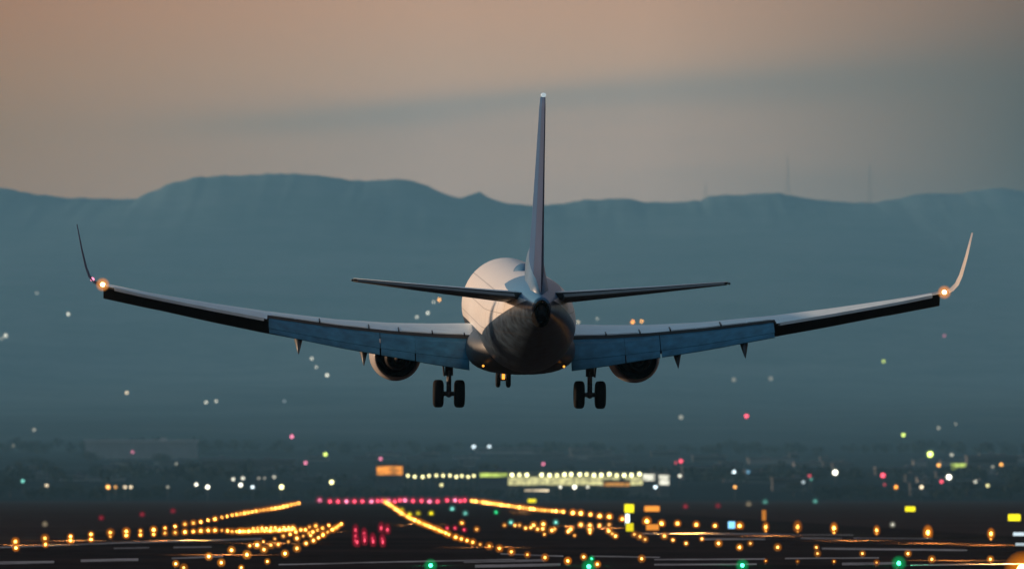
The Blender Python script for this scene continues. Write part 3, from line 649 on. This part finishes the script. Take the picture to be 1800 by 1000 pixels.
# ------------------------------------------------------------------ terminal and city at the foot of the hills
M['conc']=mat('pale_concrete',(.36,.36,.36),.8,var=.15,scale=.1)
M['pale']=mat('pale_render',(.70,.68,.66),.8,var=.1,scale=.1)
M['dkconc']=mat('dark_concrete',(.10,.11,.12),.8,var=.2,scale=.1)
M['roof']=mat('roof_metal',(.14,.15,.17),.6,var=.2,scale=.1)
M['winglass']=mat('dark_window',(.02,.03,.04),.15)
def lit_panel(name,color,k,sx,sz):
    """emissive panel for lit windows, boards and lamplit fronts: brightness differs from bay to bay"""
    m=bpy.data.materials.new(name); m.use_nodes=True; t=m.node_tree; b=t.nodes['Principled BSDF']; b.inputs['Base Color'].default_value=(.1,.1,.09,1)
    c=t.nodes.new('ShaderNodeTexCoord'); mp=t.nodes.new('ShaderNodeMapping'); mp.inputs['Scale'].default_value=(sx,0,sz); t.links.new(c.outputs['Object'],mp.inputs[0])
    n_=t.nodes.new('ShaderNodeTexNoise'); n_.inputs['Scale'].default_value=1; n_.inputs['Detail'].default_value=3; t.links.new(mp.outputs[0],n_.inputs['Vector'])
    r=t.nodes.new('ShaderNodeMapRange'); r.inputs['From Min'].default_value=.3; r.inputs['From Max'].default_value=.7; r.inputs['To Min'].default_value=k*.2; r.inputs['To Max'].default_value=k*1.5
    t.links.new(n_.outputs['Fac'],r.inputs[0]); b.inputs['Emission Color'].default_value=(*RGB[color],1); t.links.new(r.outputs[0],b.inputs['Emission Strength']); m.cycles.emission_sampling='NONE'
    return m
def building(px0,px1,py0,py1,d,label,name='building',wall='dkconc',depth=30,windows=None,lit=None,rows=2,roofh=1.2,cat='building',roof='roof'):
    """a block whose front spans the given sight lines at distance d, standing on the terrain"""
    if py1<849 and not 4500<d<4700: d=depth_for(py1)
    x0,x1=(px0-900)/F*d,(px1-900)/F*d; zt=CH+(HZ-py0)/F*d; zb=CH+(HZ-py1)/F*d; xc=(x0+x1)/2; g=min(terrain(x0,d),terrain(x1,d),zb)-3
    o=empty(name,(xc,d,g)); tag(o,label,cat)
    w_=x1-x0; H=zt-g
    q=MB(); q.box((0,depth/2,H/2-roofh/2),(w_,depth,H-roofh)); q.build('wall',M[wall],o)
    q=MB(); q.box((0,depth/2-.4,H-roofh/2),(w_+1.6,depth+1.6,roofh)); q.box((w_*.2,depth/2,H+.8),(min(6,w_*.2),4,1.6)); q.build('roof',M[roof],o)
    zr0=zb-g+1.0; zr1=H-roofh-.8
    if windows or lit:
        rh=(zr1-zr0)/rows
        for r_ in range(rows):
            q=MB(); q.box((0,-.08,zr0+rh*(r_+.5)),(w_*.94,.16,rh*(.62 if rows>1 else .86))); q.build('window',lit if lit else M['winglass'],o)  # on hall, depot and kiosks this is a glowing front imitating light on the wall
    return o
hall=building(846,1158,829,856,4640,'long terminal hall with a glowing cream front and a row of lamps','terminal_building','dkconc',60,lit=lit_panel('hall_glow','cream',.8,.3,.35),rows=1,roofh=2.0,cat='terminal')  # glowing panel stands in for lamplight on the facade
for i,px in enumerate([862,875,888,900,913,926,952,966,979,992,1004,1019,1031,1044,1057,1071,1084,1097,1110,1124]):
    dd=4640; x=(px-900)/F*dd-hall.location.x; z=CH+(HZ-(834+random.uniform(-1,1)))/F*dd-hall.location.z
    q=MB(); q.box((x,-1.0,z+.9),(.3,1.8,.25)); q.ball((x,-1.9,z),.95,8); q.build('canopy_lamp',em('cream',7 if i%4 else 4),hall,True)
building(842,893,826,841,4600,'bright yellow green lit block at the terminal west end','lit_pavilion','dkconc',16,lit=lit_panel('pavilion_glass','lime',.95,.1,.3),rows=1,roofh=.8)
building(661,709,813,838,4680,'sodium orange lit depot at the far end of the lamp row','lit_depot','dkconc',25,lit=lit_panel('depot_glow','orange',1.2,.12,.4),rows=1,roofh=1)  # emissive front replaces sodium light falling on the wall
building(1060,1108,843,857,4590,'low block with orange lit bays against the terminal front','lit_bay_block','dkconc',14,lit=lit_panel('bay_glass','amber',.75,.35,.3),rows=1,roofh=.7)
building(1130,1152,828,848,4580,'small white lit kiosk, taller of two beside the terminal','lit_kiosk','dkconc',8,lit=lit_panel('kiosk_glow_a','white',1.3,.2,.3),rows=1,roofh=.6)  # emissive fronts of both kiosks replace floodlight on their walls
building(1158,1177,829,856,4560,'narrow white lit kiosk at the terminal east corner','lit_kiosk','dkconc',8,lit=lit_panel('kiosk_glow_b','white',1.1,.2,.3),rows=1,roofh=.6)
building(921,966,856,866,4380,'low bright white canopy strip in front of the terminal','lit_canopy','dkconc',10,lit=lit_panel('canopy_glass','warm',1.6,.2,.3),rows=1,roofh=.5)
building(150,345,773,806,6100,'long pale flat roofed block on the left hillside foot','apartment_block','conc',25,roofh=1.8,roof='pale')
building(1002,1042,786,803,6400,'pale apartment block above the terminal roof','apartment_block','conc',18,windows=True,rows=3)
building(835,965,786,794,6500,'long low pale building behind the pair of white lamps','low_building','conc',20,windows=True,rows=1)
building(1030,1062,799,806,6200,'small pale shed under the apartment block','shed','conc',12,windows=True,rows=1,roofh=.6)
building(105,152,834,844,5000,'small pale roofed house among the left trees','house','conc',12,windows=True,rows=1,roofh=.8)
building(350,520,806,826,5600,'wide dim warehouse right of the long pale block','warehouse','dkconc',30,windows=True,rows=1)
building(1310,1356,826,848,4900,'dim block with a bluish top right of the terminal','office_block','dkconc',18,windows=True,rows=2)
building(1358,1420,838,852,4850,'low dim workshop between the red lamp and the white lamp','workshop','dkconc',18,windows=True,rows=1,roofh=.8)
building(1540,1625,820,834,5200,'pale roofed hangar on the right hillside foot','hangar','dkconc',30,windows=True,rows=1,roofh=1)
building(1600,1640,848,858,4650,'small pale shed under the right hangar','shed','dkconc',10,windows=True,rows=1,roofh=.6)
building(1700,1790,800,828,5400,'dim block behind the yellow green lit board','office_block','dkconc',25,windows=True,rows=2)
building(1200,1290,818,842,5000,'dim depot between the terminal and the blue white lamp','depot','dkconc',25,windows=True,rows=2)
sign_d=depth_for(832)
o=empty('billboard',(at(1685,820,sign_d).x,sign_d,terrain(at(1685,820,sign_d).x,sign_d))); tag(o,'yellow green lit board on poles on the right hillside','billboard')
zz=at(1685,820,sign_d).z-o.location.z
q=MB(); q.box((0,0,zz),(12.5,.5,5.2)); q.build('lit_face',lit_panel('board_face','lime',.95,.25,.3),o)
for s in (-4,4):
    q=MB(); q.box((s,.3,zz/2-1.4),(.5,.4,max(.5,zz-2.4))); q.build('post',M['pole'],o)

def street_lamp(px,py,color,rp,k,label,group=None,h=8.0,name='street_lamp'):
    p=hit(px,py,h); d=p.y
    if d<=4400: h=max(h,(CH-(py-HZ)/F*d))
    r=rp*d/F
    b=MB(); b.tube((0,0,-1),(0,0,h-r),.14,.09,6); b.box((0,-.3,h+r*.9),(r*.7,r*1.2,r*.25)); b.ball((0,-.3,h),r*(.85 if k>=4 else 1),8,1)
    if k>=4: b.ball((0,-.3,h),r*1.5,12,2)  # outer ball is an added glow shell
    o=b.build(name,[M['pole'],em(color,k)]+([halo(color,k)] if k>=4 else []),None,True); o.location=p
    tag(o,label,'lamp',group); return o
SL=[(65,515,'white',1.8,1.2,'faint lamp high on the hill below the left wingtip'),(120,552,'white',2.2,3,'white lamp on the hill under the left wingtip'),(10,590,'white',3.2,1.6,'pale lamp on the hill at the picture edge'),(3,595,'white',2,1,'faint lamp touching the picture edge on the hill'),
(223,690,'warm',2.3,2.6,'warm lamp alone on the hill left of the engine'),(362,707,'white',2.2,2,'left lamp of a close pair on the left hill'),(380,705,'white',2.2,1.6,'second lamp of a close pair on the left hill'),(548,630,'white',2.2,2,'upper lamp of the string left of the engine'),
(556,645,'white',1.8,1.8,'middle lamp of the string left of the engine'),(575,659,'white',2.6,2.4,'lowest lamp of the string left of the engine'),(500,705,'cool',2.2,.5,'very faint lamp on the hill below the string'),
(728,505,'gold',2.2,4,'golden lamp on the hill just over the left tailplane'),(772,527,'gold',2.6,6,'bright golden lamp on the hill under the left tailplane'),(762,531,'white',1.8,2,'white lamp beside the bright golden lamp'),(752,550,'white',2.2,3,'white lamp between tailplane and left wing'),(733,557,'white',2.2,2,'lamp on the hill close over the left wing'),
(1170,508,'gold',2.2,4,'golden lamp on the hill over the right tailplane'),(1112,566,'orange',3,7,'orange lamp close over the right wing'),(1128,565,'amber',2.4,6,'amber lamp right of the orange lamp over the wing'),(1050,560,'white',2.2,.8,'dim lamp on the hill near the right wing root'),
(1553,635,'lime',2.8,1.6,'greenish lamp alone on the right hill'),(1660,590,'pink',2.4,.9,'dim reddish lamp under the right wingtip'),(1312,731,'red',3.6,5,'bright red lamp on the hill right of the main wheels'),(1197,733,'white',4,.45,'dim wide lamp on the hill above the terminal'),(1290,667,'white',4,.3,'ghostly lamp on the hill under the right wing'),(1355,665,'white',4,.28,'second ghostly lamp on the hill under the right wing'),
(1588,764,'lime',3,3,'yellow green lamp on the right hillside'),(1650,752,'white',2.6,.6,'faint lamp above the big yellow lamp'),(1680,745,'white',2.4,.4,'fainter lamp above the big yellow lamp'),(1635,798,'lime',5,9,'big yellow lamp on the right hillside'),(1650,817,'amber',3,3,'orange lamp under the big yellow lamp'),(1673,799,'white',3,.8,'dim white lamp above the yellow green board'),
(1668,838,'white',4.4,9,'big white lamp below the yellow green board'),(1655,846,'red',2.6,3,'small red lamp beside the big white lamp'),(1745,820,'white',2,.8,'faint lamp left of the far orange lamp'),(1760,816,'amber',2.8,3,'orange lamp at the right hillside edge'),(1714,847,'white',3,4,'white lamp right of the big white lamp'),(1736,853,'cream',2.8,2,'cream lamp furthest right along the treeline'),
(1575,864,'orange',3.4,4,'orange lamp low on the right treeline'),(1620,863,'warm',2.8,3,'peach lamp right of the orange treeline lamp'),(1552,835,'red',4,3,'large red lamp left of the yellow green board'),(1555,851,'red',2.4,.6,'dim red lamp under the large red lamp'),(1468,830,'white',4.4,9,'big white lamp right of the terminal, alone'),(1423,836,'red',3,.9,'dim red lamp left of the lone big white lamp'),
(1412,847,'cool',2.8,.9,'dim bluish lamp under the dim red lamp'),(1290,829,'cool',3.4,5,'blue white lamp east of the terminal'),(1315,829,'blue',3,.7,'dim blue lamp beside the blue white lamp'),(1292,858,'gold',2.6,4,'yellow lamp under the blue white lamp'),(1197,810,'red',3.4,2.4,'red lamp above the terminal east end'),(1188,813,'red',2.2,1,'dim red lamp beside the red lamp over the terminal'),(1195,836,'white',2.6,2,'white lamp right of the lit kiosks'),
(513,767,'pink',3,4,'pink lamp on the left hillside'),(572,798,'lime',3,3,'yellow green lamp right of the pink lamp'),(537,813,'pink',2.8,2,'dim pink lamp below the yellow green lamp'),(583,847,'cream',3.6,7,'cream lamp above the red bar, left of it'),(495,858,'cream',3.8,8,'big cream lamp over the left row end'),(444,860,'cool',2.6,5,'lamp left of the big cream lamp'),(423,852,'white',3.2,6,'bright white lamp in the left group of five'),
(410,842,'white',2.6,2,'upper lamp of the left group of five'),(427,840,'white',2.6,2,'second upper lamp of the left group'),(455,840,'white',2,.7,'dim lamp in the left lamp group'),(465,840,'white',2,.6,'dimmer lamp in the left lamp group'),(482,838,'white',2.4,1.2,'outer upper lamp of the left group'),(345,851,'white',2.8,5,'white lamp over the left row, first of three'),(365,861,'white',3.4,7,'bright white lamp over the left row, lowest'),
(371,871.5,'cool',2.4,1,'dim lamp just under the bright white lamp'),(233,794,'pink',2.6,1,'dim pink lamp before the long pale block'),(279,783,'lime',2.6,2,'yellowish lamp on the roof line of the long pale block'),(310,815,'white',2,.8,'faint lamp right under the long pale block'),(82,853,'warm',3,1.6,'warm dim lamp among the left trees'),(40,845,'teal',2.8,1.6,'greenish white lamp at the left trees'),
(190,867,'gold',3.6,5,'golden lamp low before the left trees'),(203,868,'gold',2.4,1.6,'small golden lamp next to the low golden lamp'),(220,867,'warm',2.6,2,'pale lamp in the low left pair'),(230,867,'warm',2.6,2,'outer pale lamp in the low left pair'),(60,755,'white',3,.5,'faint lamp on the far left slope'),(22,783,'white',3,.6,'faint lamp lower on the far left slope'),(295,858,'white',2.4,.5,'faint lamp before the dark left trees'),
(833,785,'cool',3.4,2.4,'left one of two white lamps above the terminal'),(860,785,'cool',3.2,2.4,'right one of two white lamps above the terminal'),(669,806,'pink',3,1.6,'pink lamp above the orange depot'),(955,815,'pink',2.6,2,'small pink lamp over the terminal roof'),(1010,861,'white',3.6,6,'white lamp under the terminal front'),(1033,861,'white',2.2,2,'small white lamp right under the terminal front'),(985,860,'white',2.4,2.4,'small lamp between canopy strip and white lamp'),
(1152,867,'cool',3,5,'bluish lamp under the two kiosks'),(776,852,'cream',2.8,2,'cream lamp below the lamp row'),(1426,842,'teal',2.2,.6,'faint teal lamp beside the dim bluish lamp'),(1016,566,'warm',2.4,1.6,'warm lamp on the hill beside the fuselage')]
for a in SL: street_lamp(*a)
for px in [694,703,717,729,743,754,767,779,791,802,812,823,833]:
    street_lamp(px,836.5+random.uniform(-1.2,1.2),'cream',2.6,random.choice((3,5,6)),'cream floodlight in the lamp row between orange depot and terminal','cream floodlights in a row',9,'floodlight')

random.seed(23)
for i in range(64):
    px=random.uniform(-20,1820); py=random.uniform(806,848)
    if 640<px<1190 and py>820: py=random.uniform(798,816)
    wd=random.uniform(14,64); hh=random.uniform(6,15)*(1.0 if py>820 else .8)
    building(px-wd/2,px+wd/2,py-hh,py,4900,'small dim building scattered among the dark town at the hill foot','town_building',random.choice(('dkconc','dkconc','conc')),random.uniform(10,22),roofh=random.choice((.8,1.4)),rows=1,windows=random.random()<.35)['group']='dim buildings of the town'
# radio masts on the ridge
def mast(px,ptop,label):
    d=21960; x=(px-900)/F*d; g=terrain(x,d); H=at(px,ptop,d).z-g
    b=MB()
    for i in range(8):
        z0,z1=H*i/8,H*(i+1)/8; r0,r1=6*(1-i/9),6*(1-(i+1)/9)
        for sx_,sy_ in ((-1,-1),(1,-1),(1,1),(-1,1)):
            b.tube((sx_*r0,sy_*r0,z0-.5),(sx_*r1,sy_*r1,z1),.34,n=5)
        b.tube((-r0,-r0,z0),(r1,-r1,z1),.2,n=4); b.tube((r0,-r0,z0),(-r1,-r1,z1),.2,n=4)
    o=b.build('radio_mast',M['pole']); o.location=(x,d,g); tag(o,label,'mast')
    q=MB(); q.tube((0,0,H),(0,0,H*1.12),.3); q.build('antenna',M['pole'],o)
mast(1385,272,'tallest faint lattice mast on the ridge'); mast(1529,292,'slim lattice mast in the ridge saddle'); mast(1240,325,'shorter lattice mast at the middle of the ridge')

# trees --------------------------------------------------------------
def clump_crown(b,c,rx,rz,nb,leaf,mi=0):
    for _ in range(nb):
        while True:
            p=Vector((random.uniform(-1,1),random.uniform(-1,1),random.uniform(-1,1)))
            if .2<p.length<1: break
        p=Vector((p.x*rx,p.y*rx,p.z*rz))*(1+.18*noise.noise(p*.6))+Vector(c)
        a=Vector((random.gauss(0,1),random.gauss(0,1),random.gauss(0,1))).normalized(); u=a.orthogonal().normalized(); w_=a.cross(u); s=leaf*random.uniform(.6,1.3)
        b.add([p+u*s,p+w_*s*.7,p-u*s*.8,p-w_*s*.7],[(0,1,2,3)],mi)
def tree(px,pyb,hp,wp,d,label,group=None):
    if pyb<850: d=depth_for(pyb)
    x=(px-900)/F*d; g=terrain(x,d); zt=CH+(HZ-(pyb-hp))/F*d; H=zt-g; W=wp*d/F
    o=empty('broadleaf_tree',(x,d,g)); tag(o,label,'tree',group)
    b=MB(); b.tube((0,0,-.5),(0,0,H*.6),.45,.2,8)
    for k in range(5):
        a=k*1.3; b.tube((0,0,H*(.3+.06*k)),(W*.3*math.cos(a),W*.3*math.sin(a),H*(.55+.06*k)),.18,.06,6)
    b.build('trunk',M['bark'],o)
    b=MB()
    for k in range(9):
        a=random.uniform(0,6.28); rr=random.uniform(0,.34)*W
        clump_crown(b,(rr*math.cos(a),rr*math.sin(a),H*random.uniform(.42,.82)),W*.24,H*.2,150,H*.035)
    b.build('crown',M['leaf'],o)
for a in [(160,816,24,58,5300,'broad dark tree rising in front of the long pale block left end'),(281,818,24,56,5300,'round dark tree in front of the long pale block right part'),(60,826,26,70,5200,'dark tree left of the long pale block'),
          (225,818,12,50,5350,'low dark tree between the two block trees'),(128,870,24,70,4550,'dark tree before the small pale house'),(18,872,34,60,4560,'dark tree at the left picture edge'),(330,822,14,60,5250,'low dark tree right of the round tree'),
          (1700,862,22,60,4600,'dark tree under the yellow green board'),(1785,866,30,60,4580,'dark tree at the right picture edge'),(1395,864,18,60,4600,'dark tree under the dim workshop'),(1510,866,20,70,4600,'dark tree below the large red lamp')]: tree(*a)
def belt(d0,d1,n,hm_,label,xw,base=0):
    b=MB()
    for i in range(n):
        d=random.uniform(d0,d1); x=random.uniform(-xw,xw); g=terrain(x,d)
        if noise.noise((x/95,d/400,2.0))<-.12: continue
        H=hm_*random.uniform(.6,1.15)*(1.2 if abs(x)>xw*.35 else 1)
        for k in range(3): clump_crown(b,(x+random.uniform(-3,3),d,g+H*random.uniform(.42,.62)),random.uniform(.4,.62)*H,H*.36,24,H*.13)
        b.tube((x,d,g-.3),(x,d,g+H*.5),.25,.15,5)
    tag(b.build('treeline',M['leaf']),label,'trees',kind='stuff')
belt(4420,4540,460,7.5,'dark belt of trees across the far end of the airfield',480)
belt(5300,5900,300,11,'second dark belt of trees among the town buildings',560)
belt(8400,9400,300,13,'far belt of trees at the foot of the slopes',760)
print('lamps',NL[0])
